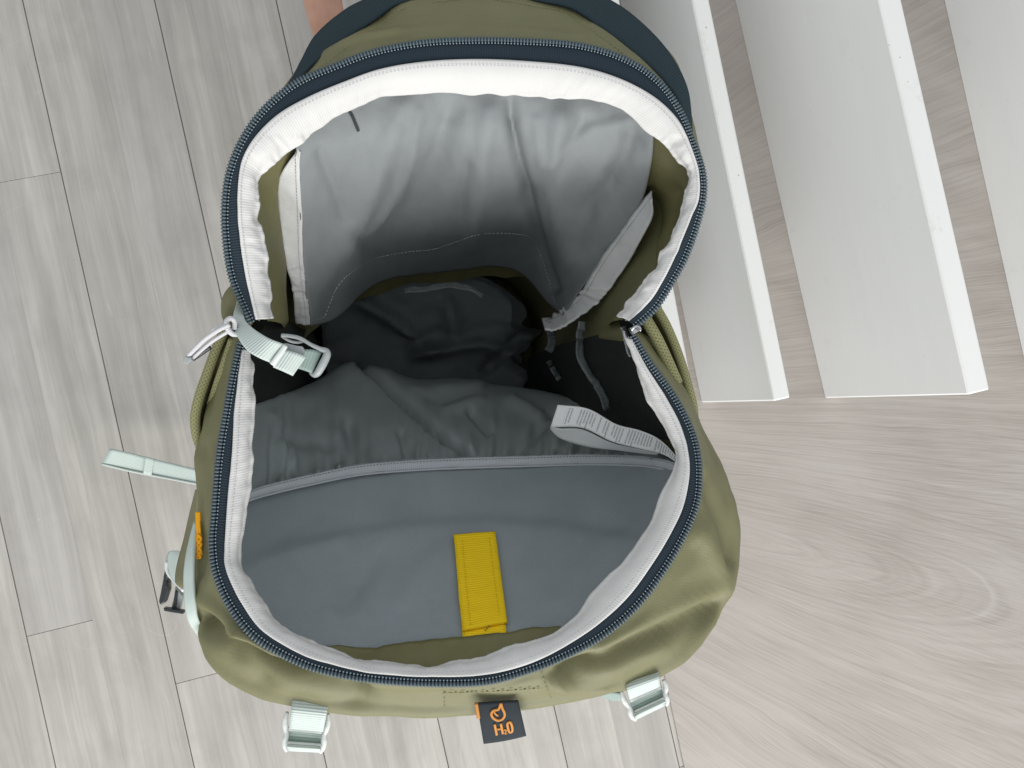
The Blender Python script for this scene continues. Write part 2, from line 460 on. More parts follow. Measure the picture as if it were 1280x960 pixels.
# ------------------------------------------------------------------ floor
def seam_pts(p, q): return P(p[0], p[1], 0), P(q[0], q[1], 0)
pA, pB = seam_pts((28, 0), (243, 960))
ev = (pB-pA)[:2]; ev /= np.linalg.norm(ev)           # along the planks, toward the photo's bottom
eu = np.array((-ev[1], ev[0])); eu = eu if eu[0] > 0 else -eu
def ucoord(px, py): return float(P(px, py, 0)[:2] @ eu)
def vcoord(px, py): return float(P(px, py, 0)[:2] @ ev)
uA = .5*(ucoord(28, 0)+ucoord(243, 960)); uB = .5*(ucoord(193, 0)+ucoord(275, 365))
uC = ucoord(34, 800); uD = .5*(ucoord(344, 0)+ucoord(562, 960)); uE = ucoord(702, 925); uF = ucoord(845, 940)
pit = (uF-uC)/5
main = [uC-k*pit for k in range(9, 0, -1)]+[uC, uA, uB, uD, uE, uF]
for k in range(1, 9): main.append(uF+k*pit)
floor = mesh_obj('floor', [(-3, -3, -.0022), (3, -3, -.0022), (3, 3, -.0022), (-3, 3, -.0022)], [(0, 1, 2, 3)], M['joint'])
tag(floor, kind='structure')
ang = math.atan2(-ev[0], ev[1])
def plank(u0, u1, v0, v1, mat, gap=.0011, bv=.00022):
    a, b = (u1-u0)/2-gap*.5, (v1-v0)/2-gap*.5
    if min(a, b) <= 0: return
    vs = [(-a, -b, -.002), (a, -b, -.002), (a, b, -.002), (-a, b, -.002), (-a, -b, -bv), (a, -b, -bv), (a, b, -bv), (-a, b, -bv),
          (-a+bv, -b+bv, 0), (a-bv, -b+bv, 0), (a-bv, b-bv, 0), (-a+bv, b-bv, 0)]
    fs = [(8, 9, 10, 11)]+[(i, (i+1) % 4, 4+(i+1) % 4, 4+i) for i in range(4)]+[(4+i, 4+(i+1) % 4, 8+(i+1) % 4, 8+i) for i in range(4)]
    o = mesh_obj('plank', vs, fs, mat, floor, smooth=False)
    c = eu*(u0+u1)/2+ev*(v0+v1)/2
    # local y along ev, local x along eu
    o.matrix_local = Matrix(((eu[0], ev[0], 0, c[0]), (eu[1], ev[1], 0, c[1]), (0, 0, 1 if (eu[0]*ev[1]-eu[1]*ev[0]) > 0 else 1, 0), (0, 0, 0, 1)))
    if eu[0]*ev[1]-eu[1]*ev[0] < 0:
        o.data.flip_normals()
        o.matrix_local = Matrix(((-eu[0], ev[0], 0, c[0]), (-eu[1], ev[1], 0, c[1]), (0, 0, 1, 0), (0, 0, 0, 1)))
        o.data.flip_normals()
J1 = vcoord(40, 221); J2 = vcoord(72, 786); J3 = vcoord(250, 847)
for i in range(len(main)-1):
    u0, u1 = main[i], main[i+1]; um = (u0+u1)/2
    joints = {0: [], 1: []}
    if i == 9: joints = {0: [J2], 1: [J1]}
    elif i == 10: joints = {0: [J3], 1: [J1-.55]}
    elif i == 8: joints = {0: [.1], 1: [J1]}
    else:
        r = random.Random(i*3+1); joints = {0: [r.uniform(.5, .9)], 1: [r.uniform(-.7, -.45)]}
    for h in (0, 1):
        vs = [-2.6]+sorted(joints[h])+[2.6]
        for k in range(len(vs)-1):
            a, b = (u0+.0003, um+.00026) if h == 0 else (um-.00026, u1-.0003)
            plank(a, b, vs[k], vs[k+1], M['plank_pink'] if (i+h+k) % 3 == 0 else M['plank'], .0005)

# ------------------------------------------------------------------ taupe wood sheet on the floor
ST = .004
e0 = P(830, 839, ST); e1 = P(856, 960, ST)
dS = (e1-e0)[:2]; dS /= np.linalg.norm(dS); nS = np.array((-dS[1], dS[0])); nS = nS if nS[0] > 0 else -nS
org = e0[:2]
def sheet_pt(a, b, z): q = org+nS*a+dS*b; return (q[0], q[1], z)
cs = P(880, 655, ST)[:2]
a0 = 0; b0, b1, a1 = -1.3, .35, 1.0
# object axes: x along the grain (nS), y across (-dS), origin on the flame figure
def sheet_local(a, b, z):
    q = org+nS*a+dS*b-cs; return (q@gS, q@hS, z)
gS = np.array((1.0, -.28)); gS /= np.linalg.norm(gS); hS = np.array((-gS[1], gS[0]))
vs = [sheet_local(a, b, z) for z in (-ST+.0006, 0) for a, b in ((a0, b0), (a1, b0), (a1, b1), (a0, b1))]
sheet = mesh_obj('wood_sheet', vs, [(4, 5, 6, 7), (0, 1, 5, 4), (1, 2, 6, 5), (2, 3, 7, 6), (3, 0, 4, 7)], M['sheet'], smooth=False)
hand = nS[0]*(-dS[1])-nS[1]*(-dS[0])
sheet.matrix_world = Matrix(((gS[0], hS[0], 0, cs[0]), (gS[1], hS[1], 0, cs[1]), (0, 0, 1, ST), (0, 0, 0, 1)))
tag(sheet, 'wide taupe wood-grain sheet lying on the floor under the white boards', 'wood sheet')

# ------------------------------------------------------------------ white boards standing on edge
def board(pbot, ptop, h, th, label, end_skew=0.0):
    z0 = ST+.0005
    c0 = P(*pbot, z0); c1 = P(*ptop, z0)
    d = (c1-c0)[:2]; d /= np.linalg.norm(d); n = np.array((d[1], -d[0])); n = n if n[0] > 0 else -n
    L = .95; bv = .0016
    # profile in (n, z): slightly eased edges; the end is slightly out of square
    prof = [(0, 0), (th, 0), (th, h-bv), (th-bv, h), (bv, h), (0, h-bv)]
    stations = [0, .0015, .12, .3, .5, L]
    vs = []; rr = random.Random(int(h*1000))
    for k, s in enumerate(stations):
        for (x, z) in prof:
            ins = .0012 if k == 0 else 0
            x2 = min(max(x, ins), th-ins); z2 = min(max(z, 0), h-ins)
            wob = 0 if k == 0 else rr.uniform(-.0005, .0005)
            vs.append((x2+wob, s+end_skew*x, z2))
    m = len(prof); fs = []
    for k in range(len(stations)-1):
        for j in range(m):
            a, b = k*m+j, k*m+(j+1) % m
            fs.append((a, a+m, b+m, b))
    fs.append(tuple(range(m))); fs.append(tuple((len(stations)-1)*m+j for j in range(m))[::-1])
    o = mesh_obj('white_board', vs, fs, M['paint'], smooth=False)
    o.data.materials.append(M['paint_top'])
    for p in o.data.polygons:
        if p.normal.z > .5: p.material_index = 1
    o.matrix_world = Matrix(((n[0], d[0], 0, c0[0]), (n[1], d[1], 0, c0[1]), (0, 0, 1, z0), (0, 0, 0, 1)))
    tag(o, label, 'board', 'white boards standing on edge on the wood sheet')
    return o
board((786, 512), (690, 0), .19, .017, 'white painted board nearest the backpack, mostly hidden behind its side pocket')
board((877.5, 503), (775, 0), .199, .0185, 'narrower looking white painted board standing on edge, second from the backpack')
board((1032, 497.6), (919, 0), .262, .0235, 'wide white painted board on edge with scuffed top, third from the backpack')
board((1301, 540), (1181, 0), .25, .021, 'white painted board cut off by the right edge of the photo')

# ------------------------------------------------------------------ backpack
bag = bpy.data.objects.new('backpack', None); COL.objects.link(bag); bag.empty_display_size = .1
tag(bag, 'open olive green backpack with grey lining and white bound zip opening, standing on the floor', 'backpack')
BODY = [  # coil, seam, binding inner edge, silhouette
 ((300,430),(304,437),(312,440),(281,420)), ((291,470),(299,470),(316,470),(268,480)),
 ((283,515),(294,514),(317,514),(257,532)), ((274,570),(290,575),(317,570),(247,582)),
 ((268,640),(284,640),(311,635),(250,650)), ((265,680),(282,685),(302,691),(250,700)),
 ((270,717),(284,712),(313,722),(249,750)), ((288,758),(302,752),(332,755),(255,800)),
 ((320,797),(330,788),(361,787),(276,836)), ((375,828),(377,816),(403,804),(330,866)),
 ((422,842),(424,831),(445,820),(395,877)), ((473,850),(475,841),(487,826),(460,883)),
 ((540,854),(540,844),(540,831),(545,886)), ((608,852),(605,842),(598,822),(625,881)),
 ((660,838),(655,831),(645,807),(690,873)), ((701,822),(697,812),(690,791),(749,862)),
 ((750,796),(744,782),(721,766),(805,850)), ((794,759),(784,746),(749,733),(850,822)),
 ((827,716),(817,701),(780,698),(890,778)), ((852,674),(840,662),(808,660),(912,728)),
 ((870,632),(854,630),(825,622),(919,690)), ((874,595),(861,590),(841,583),(913,630)),
 ((871,562),(857,556),(842,558),(897,584)), ((862,533),(848,527),(822,522),(880,548)),
 ((842,495),(830,494),(805,492),(862,505)), ((813,455),(806,457),(793,453),(838,462)),
 ((792,420),(788,424),(780,414),(812,424))]
LID = [
 ((794,408),(785,401),(770,395),(798,410)), ((819,385),(812,376),(790,370),(822,388)),
 ((839,354),(829,349),(806,350),(841,356)), ((857,321),(846,314),(826,322),(859,323)),
 ((872,278),(862,274),(843,284),(873,280)), ((879,245),(873,245),(857,250),(879,247)),
 ((878,215),(871,210),(858,217),(877,213)), ((866,178),(859,174),(838,192),(868,174)),
 ((848,137),(843,146),(815,169),(861,125)), ((820,100),(814,120),(780,139),(843,80)),
 ((777,73),(771,98),(740,125),(800,30)), ((720,57),(720,84),(700,122),(742,-3)),
 ((650,52),(650,77),(650,120),(665,-25)), ((590,51),(590,75),(590,118),(595,-30)),
 ((530,54),(532,78),(525,119),(520,-25)), ((470,65),(477,87),(475,123),(455,3)),
 ((420,83),(431,103),(438,138),(412,30)), ((370,105),(384,123),(402,158),(376,80)),
 ((330,138),(344,147),(368,183),(340,125)), ((302,178),(313,181),(342,207),(308,168)),
 ((286,220),(300,217),(325,227),(289,212)), ((281,265),(298,262),(324,264),(283,263)),
 ((283,305),(301,302),(331,304),(285,305)), ((289,343),(307,343),(336,342),(291,345)),
 ((300,372),(313,370),(339,372),(302,374)), ((314,402),(321,400),(340,397),(312,406))]
nb, nl = len(BODY), len(LID)
for i in range(nl):
    c, s_, n_, o_ = LID[i]
    v = np.array(o_, float)-np.array((590, 240)); v /= np.linalg.norm(v)
    k = 9 if 8 <= i <= 18 else 5
    LID[i] = (c, s_, n_, (o_[0]-v[0]*k, o_[1]-v[1]*k))
def zbody(i):
    s = math.sin(math.pi*i/(nb-1)); return .465+.035*s
def zlid(i):
    s = math.sin(math.pi*i/(nl-1)); return .463+.012*s+.012*abs(math.sin(2*math.pi*i/(nl-1)))
CB = np.array([P(*BODY[i][0], zbody(i)) for i in range(nb)])
SB = np.array([P(*BODY[i][1], zbody(i)+.000) for i in range(nb)])
IB = np.array([P(*BODY[i][2], zbody(i)-.010) for i in range(nb)])
CL = np.array([P(*LID[i][0], zlid(i)) for i in range(nl)])
SL = np.array([P(*LID[i][1], zlid(i)+.001) for i in range(nl)])
IL = np.array([P(*LID[i][2], zlid(i)-.009) for i in range(nl)])
# --- outer shell: rings from the zip line down to the base on the floor
BC = np.array((.012, .055)); HX, HY = .128, .112
def base_pt(xy, k=1.0):
    d = xy-BC; a = math.atan2(d[1], d[0]); p = 3.2
    r = (abs(math.cos(a)/HX)**p+abs(math.sin(a)/HY)**p)**(-1/p)
    return BC+k*r*np.array((math.cos(a), math.sin(a)))
rings = [[] for _ in range(9)]
def add_station(c, s, z, lid):
    c = np.array(c, float); s = np.array(s, float)
    p0 = P(*c, z-.0008); p1 = P(*(c*.6+s*.4), z-.004 if not lid else z-.008); p2 = P(*(c*.15+s*.85), z-.016 if not lid else z-.025)
    dz = .034 if not lid else .042
    p3 = P(*s, z-dz)
    rings[0].append(p0); rings[1].append(p1); rings[2].append(p2); rings[3].append(p3)
    b = base_pt(p3[:2])
    for k, (zz, f) in enumerate(((.37, .22 if not lid else .45), (.22, .62 if not lid else .9), (.05, .97), (.006, .95))):
        q = p3[:2]*(1-f)+b*f
        if k == 3: q = BC+(b-BC)*.93
        rings[4+k].append(np.array((q[0], q[1], zz)))
    rings[8].append(np.array((*(BC+(b-BC)*.02), .005)))
for i in range(nb): add_station(BODY[i][0], BODY[i][3], zbody(i), False)
for i in range(nl): add_station(LID[i][0], LID[i][3], zlid(i), True)
NU = 300
RG = np.array([cr(np.array(r), NU, True) for r in rings])
ts = np.concatenate([np.linspace(0, 3, 34)[:-1], np.linspace(3, 8, 34)])
G = cr(RG, ts=ts)
SH = [([(720,842),(780,815),(840,786),(900,756)], 14, -.0100), ([(750,812),(800,786),(860,758),(906,738)], 12, .0040), ([(700,838),(740,826)], 8, -.005),
      ([(690,856),(760,838),(830,806)], 9, .003), ([(250,775),(295,806),(360,840),(450,866)], 10, -.0095),
      ([(246,745),(270,765),(300,790)], 8, .003), ([(275,790),(305,793),(345,818)], 6, .006), ([(290,815),(330,850)], 8, -.004),
      ([(880,600),(905,660),(912,700)], 9, -.004), ([(868,660),(890,690),(905,715)], 12, .0035), ([(440,868),(500,874),(560,872)], 7, -.003),
      ([(690,850),(720,862),(760,858)], 6, .003), ([(480,25),(600,18),(720,30)], 10, -.003), ([(396,72),(450,48),(500,40)], 6, .003),
      ([(255,560),(262,640),(250,720)], 7, -.003)]
def shell_disp(px, py, u, v):
    f = min(1, v*8)*.0022*fbm(px*.011+3, py*.016, v*3)
    k = min(1, max(0, (.50-v)/.14)); k = k*k*(3-2*k)
    return f+min(1, v*12)*k*creases(px, py, SH)
shell = grid_mesh('outer_shell', G, M['olive'], bag, shell_disp, closed=True, key='shell', outward=np.array((BC[0], BC[1], .3)))
# --- zip tapes, coils, bindings
def loop_strip(name, A, B, mat, n, m, thick, amp=0.0, edge=0.0, seed=0, arch=0.0, key=None, fr=1.0, wr=None):
    a = cr(A, n*4); b = cr(B, n*4)
    # even along a
    s = np.concatenate([[0], np.cumsum(np.linalg.norm(np.diff(a, axis=0), axis=1))]); t = np.linspace(0, s[-1], n)
    a = np.stack([np.interp(t, s, a[:, j]) for j in range(3)], 1); b = np.stack([np.interp(t, s, b[:, j]) for j in range(3)], 1)
    for i in range(n):
        e = b[i]-a[i]
        b[i] = a[i]+e*(1+edge*fbm(t[i]*55*fr, seed*7.1, .3, 2))
    q = np.linspace(0, 1, m)[:, None, None]
    G = a[None]*(1-q)+b[None]*q
    def dp(px, py, u, v):
        k = 1.0 if wr is None else wr(px, py)
        return arch*math.sin(math.pi*min(1, v*1.15))+k*amp*(v**.7)*fbm(u*95*fr, seed+v*.8, .5, 3)
    return grid_mesh(name, G, mat, bag, dp, key=key, vfrac=True, thick=thick), t[-1]
tapeB, LB = loop_strip('zip_tape', CB, SB*1.0, M['tape'], 260, 5, -.001, arch=.0006, key='tapeB'); tapeB['label'] = 'navy zip tape round the bag opening'
tapeL, LL = loop_strip('zip_tape', CL, SL, M['tape'], 260, 5, -.001, arch=.0006, key='tapeL'); tapeL['label'] = 'navy zip tape round the raised lid'
def wrB(px, py): return 1.0 if px < 420 or (py < 560 and px > 700) else (.75 if py > 800 else .35)
def wrL(px, py): return 1.3 if (py > 170) else .3
def lift(A, dz): B = A.copy(); B[:, 2] += dz; return B
bindB, _ = loop_strip('binding', lift(SB, .0014), lift(IB, 0), M['binding'], 520, 14, -.0012, amp=.0021, edge=.12, fr=.75, seed=2, arch=.0022, key='bindB', wr=wrB)
bindB['label'] = 'white ribbed binding round the bag opening'
bindL, _ = loop_strip('binding', lift(SL, .0014), lift(IL, 0), M['binding'], 520, 14, -.0012, amp=.0023, edge=.10, fr=.95, seed=9, arch=.0022, key='bindL', wr=wrL)
bindL['label'] = 'white ribbed binding round the raised lid'
def coil(C, Sm, parent, nm):
    L = np.sum(np.linalg.norm(np.diff(cr(C, 600), axis=0), axis=1)); n = int(L/.00205)
    q, _ = even(C, n); sm, _ = even(Sm, n)
    T = np.gradient(q, axis=0); T /= np.linalg.norm(T, axis=1, keepdims=True)
    Sd = sm-q; Sd -= T*np.sum(Sd*T, axis=1, keepdims=True); Sd /= np.linalg.norm(Sd, axis=1, keepdims=True)
    N = np.cross(T, Sd); N *= np.where(np.sum(N*(CAMP-q), axis=1, keepdims=True) > 0, 1, -1)
    o = beads('zip_teeth', q+N*.0010-Sd*.0004, T, Sd, N, (.00094, .0020, .0013), M['coil'], parent)
    beads('zip_thread', q+N*.0011+Sd*.0021, T, Sd, N, (.00055, .0005, .0005), M['coil_dark'], parent)
    # cord the teeth are wound on
    tube('zip_core', q+N*.0006-Sd*.0003, .0013, M['tape'], parent, n=200, world=True)
    return o
coil(CB, SB, tapeB, 'body'); coil(CL, SL, tapeL, 'lid')
def strip_line(A, B, f, n=300, lift_=.0):
    a = cr(A, n); b = cr(B, n); q = a*(1-f)+b*f; q[:, 2] += lift_; return q
def snap(key, W, off=.0006):
    px, py = PX(W); return np.array([on(key, x, y, off) for x, y in zip(px, py)])
stitches('stitching', snap('bindB', strip_line(SB, IB, .24, 240)), M['thread'], bindB, .0024, .00025)
stitches('stitching', snap('bindL', strip_line(SL, IL, .14, 240)), M['thread'], bindL, .0024, .00025)
# navy band along the lid's far edge
bo = [(350,120),(369,96),(380,76),(397,46),(426,20),(455,3),(520,-22),(595,-28),(665,-23),(735,-8),(765,5),(792,24),(822,53),(844,84),(858,113),(864,142),(867,180)]
bi = [(354,122),(374,99),(391,80),(423,54),(465,26),(499,3),(545,-6),(597,-9),(640,-6),(673,0),(715,9),(749,32),(782,57),(813,83),(840,112),(854,140),(862,182)]
bw = np.array([on('shell', *p, .0022) for p in bi]); bt = np.linspace(-1, 1, len(bi)); bz = np.polyval(np.polyfit(bt, bw[:, 2], 4), bt)+.001; bw = np.array([P(*p, z) for p, z in zip(bi, bz)])
bo2 = [(x+(x-600)/max(1, math.hypot(x-600, y-150))*4*min(1, max(0, (150-y)/60)), y+(y-150)/max(1, math.hypot(x-600, y-150))*4*min(1, max(0, (150-y)/60))) for x, y in bo]
band = ribbon('front_band', [P(*p, z-.003) for p, z in zip(bo2, bz)], bw, M['band'], bag, 160, 8, -.0018, world=True)
bandin = stitches('stitching', snap('shell', np.array([P(*p, .45) for p in [(x+(6 if x < 600 else -6), y+7) for x, y in bi]]), .0006), M['thread_olive'], band, .003)

# --- lid inside: olive bowl and grey pocket with pale trims
bowl_rows = [[], [], [], []]
tgt = cr(np.array([(742,428,.30),(735,405,.25),(715,375,.22),(680,352,.20),(620,345,.19),(560,352,.19),(490,360,.20),(430,385,.23),(395,410,.27),(375,428,.31)]), nl)
ctr = np.array((590., 270.))
for i in range(nl):
    p = np.array(LID[i][2], float); z = zlid(i)-.013
    o_ = p+(p-ctr)/np.linalg.norm(p-ctr)*9
    t_ = tgt[i]
    bowl_rows[0].append((*o_, z-.015))
    m1 = p*.78+t_[:2]*.22; m2 = p*.42+t_[:2]*.58
    bowl_rows[1].append((*m1, z-.060)); bowl_rows[2].append((*m2, (z*.35+t_[2]*.65)-.075)); bowl_rows[3].append((t_[0], t_[1], t_[2]-.03-(.055 if 440 < t_[0] < 700 else .0)))
Gb = cr(np.array([cr(np.array([P(*q) for q in r]), 110) for r in bowl_rows]), 40)
grid_mesh('lid_inner', Gb, M['olive_in'], bag, lambda px, py, u, v: .005*v*fbm(px*.022, py*.014, 2.2)+creases(px, py, [([(340,250),(350,330),(352,400)], 6, .004), ([(845,240),(830,300),(790,360)], 8, -.004)]), key='bowl')
rows = [
 [(366,160,.468),(428,118,.465),(520,98,.4645),(600,97,.4645),(690,98,.4645),(768,110,.465),(818,146,.468)],
 [(372,212,.446),(440,196,.440),(520,188,.434),(600,188,.434),(690,193,.434),(765,198,.440),(814,205,.446)],
 [(377,300,.392),(430,282,.380),(510,265,.345),(600,258,.322),(680,262,.328),(745,262,.376),(797,262,.398)],
 [(381,360,.345),(425,338,.310),(500,312,.255),(600,300,.225),(665,305,.230),(712,325,.290),(752,325,.342)],
 [(387,406,.300),(420,396,.255),(478,352,.190),(560,338,.155),(640,336,.155),(682,376,.200),(702,394,.280)]]
LF = [([(500,130),(478,200),(450,270),(400,350)], 15, .0080), ([(560,130),(548,200),(520,260),(470,320)], 18, -.0130), ([(610,140),(600,220),(590,300)], 15, .0085),
      ([(638,125),(646,190),(664,260),(690,360)], 8, -.0140), ([(700,150),(692,230),(716,320)], 18, .0110), ([(730,150),(690,215),(655,250)], 11, -.0060), ([(790,170),(770,220),(735,260),(722,300)], 13, -.0090),
      ([(640,150),(644,175)], 5, -.005), ([(400,190),(415,230),(430,270)], 7, -.004), ([(585,205),(575,260)], 7, -.004), ([(440,290),(480,330)], 8, -.005),
      ([(760,215),(765,235)], 6, -.004), ([(690,200),(740,160),(790,150)], 7, .003), ([(525,140),(505,230),(470,290)], 8, .004), ([(670,150),(676,200)], 6, .003)]
pocket = grid_mesh('lid_pocket', rows_grid(rows, 120, 90), M['lining'], bag,
    lambda px, py, u, v: .58*creases(px, py, LF)*min(1, v*6+.15)+.0022*fbm(px*.013, py*.010, 7.7)+.0012*fbm(px*.04, py*.02, 1.1), key='lidp')
solid(pocket, .0008, 1)
pocket['label'] = 'grey fabric pocket inside the raised lid'
px_s = [(390,401),(405,396),(412,380),(422,358),(440,340),(470,323),(510,315),(540,312),(565,304),(600,293),(640,292),(664,298),(676,320),(686,350),(694,380)]
stitches('stitching', np.array([on('lidp', x, y, .0026) for x, y in cr(np.array(px_s, float), 160)]), M['thread_pale'], pocket, .0036, .00048)
# bar tack near the top of the pocket
stitches('bar_tack', np.array([on('lidp', x, y, .0010) for x, y in cr(np.array([(437,140),(441,147),(448,164)], float), 24)]), M['thread_dark'], pocket, .0009, .0012)
def trim(A, B, nm, n=90, amp=.001, seed=1):
    a = [on('lidp', x, y, .0035) for x, y in A]; b = [on('lidp', x, y, .0035) for x, y in B]
    return a, b
La = [(372,186),(349,224),(348,262),(357,326),(366,365),(369,405)]; Lb = [(374,190),(375,226),(377,268),(379,326),(384,368),(388,406)]
zl = [.462,.444,.418,.380,.345,.308]
a = [P(x, y, z) for (x, y), z in zip(La, [q-.004 for q in zl])]; b = [on('lidp', x, y, .0028) for x, y in Lb]
tl = ribbon('pocket_trim', a, b, M['trim'], pocket, 110, 10, -.0012, world=True, key='trimL',
            disp=lambda px, py, u, v: .0012*fbm(u*60, v*1.2, 3.3)+(.0018*fbm(u*150, v, 1.0) if py > 330 else 0))
Ra = [(813,238),(789,270),(749,326),(724,367),(696,390),(677,398)]; Rb = [(814,250),(812,277),(779,336),(753,372),(730,391),(698,410),(681,412)]
zr2 = [.430,.416,.370,.336,.316,.300,.292]
b = [P(x, y, z) for (x, y), z in zip(Rb, zr2)]; a = [on('lidp', x, y, .0028) for x, y in Ra]
tr = ribbon('pocket_trim', a, b, M['trim'], pocket, 110, 10, -.0012, world=True, key='trimR',
            disp=lambda px, py, u, v: .0010*fbm(u*60, v*1.2, 5.3)+(.0026*fbm(u*170, v, 1.0) if py > 355 else 0))
stitches('stitching', np.array([on('trimL', x-5, y, .0008) for x, y in cr(np.array(Lb, float), 80)]), M['thread_dark'], tl, .0026, .00025)
stitches('stitching', np.array([on('trimR', x+5, y+3, .0008) for x, y in cr(np.array(Ra, float), 80)]), M['thread_dark'], tr, .0026, .00025)

# --- deep inside: bag floor, side walls
rows = [[(360,330,0.133),(470,315,0.093),(590,310,0.083),(700,320,0.093),(830,330,0.133)],
        [(350,400,0.093),(470,385,0.063),(590,375,0.053),(700,385,0.053),(840,400,0.093)],
        [(350,460,0.063),(470,440,0.038),(590,430,0.034),(700,440,0.034),(840,460,0.063)],
        [(350,520,0.043),(470,500,0.034),(590,495,0.034),(700,500,0.034),(850,520,0.043)],
        [(350,580,0.034),(470,560,0.034),(590,550,0.034),(700,560,0.034),(850,580,0.034)]]
DF = [([(450,375),(500,405),(540,440)], 8, .018), ([(520,444),(600,430),(660,450)], 9, .020), ([(610,460),(640,430),(660,415)], 6, -.020), ([(560,380),(570,420)], 9, .012), ([(500,420),(530,425)], 6, -.008), ([(640,400),(700,420)], 12, .01), ([(660,470),(690,440)], 6, -.008)]
GF = rows_grid(rows, 70, 60)
for q in GF.reshape(-1, 3):
    lim = base_pt(q[:2], .88)
    if np.linalg.norm(q[:2]-BC) > np.linalg.norm(lim-BC): q[:2] = lim
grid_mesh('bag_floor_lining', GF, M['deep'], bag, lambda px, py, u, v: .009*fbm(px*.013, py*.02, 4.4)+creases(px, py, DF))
# walls left and right as lofts from the rim down
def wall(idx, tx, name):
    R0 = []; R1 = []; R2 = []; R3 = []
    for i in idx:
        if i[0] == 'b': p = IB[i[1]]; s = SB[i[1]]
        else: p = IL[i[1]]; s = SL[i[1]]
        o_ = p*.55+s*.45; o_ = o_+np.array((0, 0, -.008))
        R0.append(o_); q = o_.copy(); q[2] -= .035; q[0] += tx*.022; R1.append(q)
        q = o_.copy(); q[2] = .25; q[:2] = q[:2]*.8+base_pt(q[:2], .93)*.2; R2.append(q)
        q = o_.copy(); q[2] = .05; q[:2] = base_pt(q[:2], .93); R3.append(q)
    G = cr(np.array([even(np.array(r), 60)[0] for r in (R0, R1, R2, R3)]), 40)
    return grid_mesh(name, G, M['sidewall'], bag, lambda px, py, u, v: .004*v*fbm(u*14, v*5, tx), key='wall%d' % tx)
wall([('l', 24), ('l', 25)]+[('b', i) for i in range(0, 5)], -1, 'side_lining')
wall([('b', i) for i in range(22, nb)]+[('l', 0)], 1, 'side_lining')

# --- back panel lining
EL = [(306,627,.425),(330,619,.405),(380,607,.375),(450,593,.348),(520,587,.335),(590,584,.328),(660,582,.327),(730,580,.335),(790,581,.362),(825,585,.395),(848,592,.425)]
bot = [(284,650,.470),(292,715,.478),(345,795,.478),(430,838,.482),(540,846,.484),(650,822,.482),(728,782,.478),(815,680,.470),(852,600,.462)]
top = [(x, y-14, z-.005) for x, y, z in EL]
botw = even(np.array([P(x, y, z-.012) for x, y, z in bot]), 110)[0]; topw = even(np.array([P(*p) for p in top]), 110)[0]
midw = botw*.62+topw*.38; midw[:, 2] -= .012
G = cr(np.array([botw, midw, topw]), 70)
BF_ = [([(470,700),(430,760)], 14, -.0025), ([(540,700),(500,760)], 12, .0015), ([(330,700),(420,680)], 14, .0018), ([(740,660),(700,740)], 16, -.0018), ([(350,670),(400,640)], 12, -.002)]
def bp(px, py, u, v):
    arc = 652+(px-600)**2*.0006
    st = .0055/(1+math.exp(-(py-arc)/5))
    return st+creases(px, py, BF_)+.0016*fbm(px*.01, py*.01, 9.9)
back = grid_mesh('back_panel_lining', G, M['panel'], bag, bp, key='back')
# olive facing just inside the rim at the back
fa = [(395,806),(462,808),(529,800),(580,795),(633,791),(664,784),(700,783)]; fb = [(390,822),(462,842),(529,848),(580,846),(633,838),(675,824),(712,800)]
ribbon('rim_facing', [(*on('back', x, y, .004)[:0], x, y, on('back', x, y, .006)[2]) for x, y in fa], [(x, y, .484) for x, y in fb], M['olive_in'], bag, 80, 10, -.0008,
       disp=lambda px, py, u, v: .002*fbm(px*.03, py*.03, 5))
# --- gathered pocket behind the elastic
def off(L, dy, dz): return [(x, y+dy, z+dz) for x, y, z in L]
r0 = off(EL, -5, .004)
r1 = [(303,606,.430),(328,596,.395),(380,584,.360),(450,570,.330),(520,562,.316),(590,560,.308),(660,558,.308),(730,556,.318),(790,560,.350),(822,568,.385),(845,580,.415)]
r2 = [(304,560,.440),(330,545,.375),(385,525,.305),(450,505,.265),(520,518,.262),(590,520,.256),(660,524,.258),(730,528,.270),(785,540,.315),(815,555,.360),(838,572,.395)]
r3 = [(304,512,.435),(335,500,.340),(390,480,.245),(442,452,.205),(500,474,.195),(566,474,.185),(640,484,.185),(715,497,.225),(775,520,.31),(805,542,.36),(830,565,.395)]
r4 = [(306,516,.36),(338,505,.26),(395,488,.17),(445,462,.13),(500,482,.11),(566,482,.10),(640,492,.10),(690,500,.14),(755,525,.25),(785,545,.32),(822,566,.38)]
gsp = [325, 352, 372, 398, 424, 447, 470, 503, 517, 534, 548, 566, 588, 612, 630, 652, 671, 690, 712, 735, 760, 785, 806]
gam = [random.uniform(.5, 1.3) for _ in gsp]; gle = [random.uniform(.14, .42) for _ in gsp]; gsl = [random.uniform(-25, 25) for _ in gsp]
PF = [([(450,452),(500,500),(555,550),(598,580)], 3.2, -.0150), ([(485,468),(538,520),(588,562)], 14, .004), ([(350,545),(420,560),(440,590)], 10, -.004), ([(640,500),(690,530),(700,560)], 8, .005), ([(600,500),(560,515)], 7, .004), ([(588,515),(612,540)], 4, -.007),
      ([(436,530),(446,560),(446,580)], 9, -.006), ([(500,540),(512,575)], 5, -.005), ([(340,520),(360,580)], 8, .004), ([(690,520),(660,550),(640,575)], 8, -.005), ([(520,490),(600,482)], 8, .004), ([(400,500),(420,560)], 18, .004)]
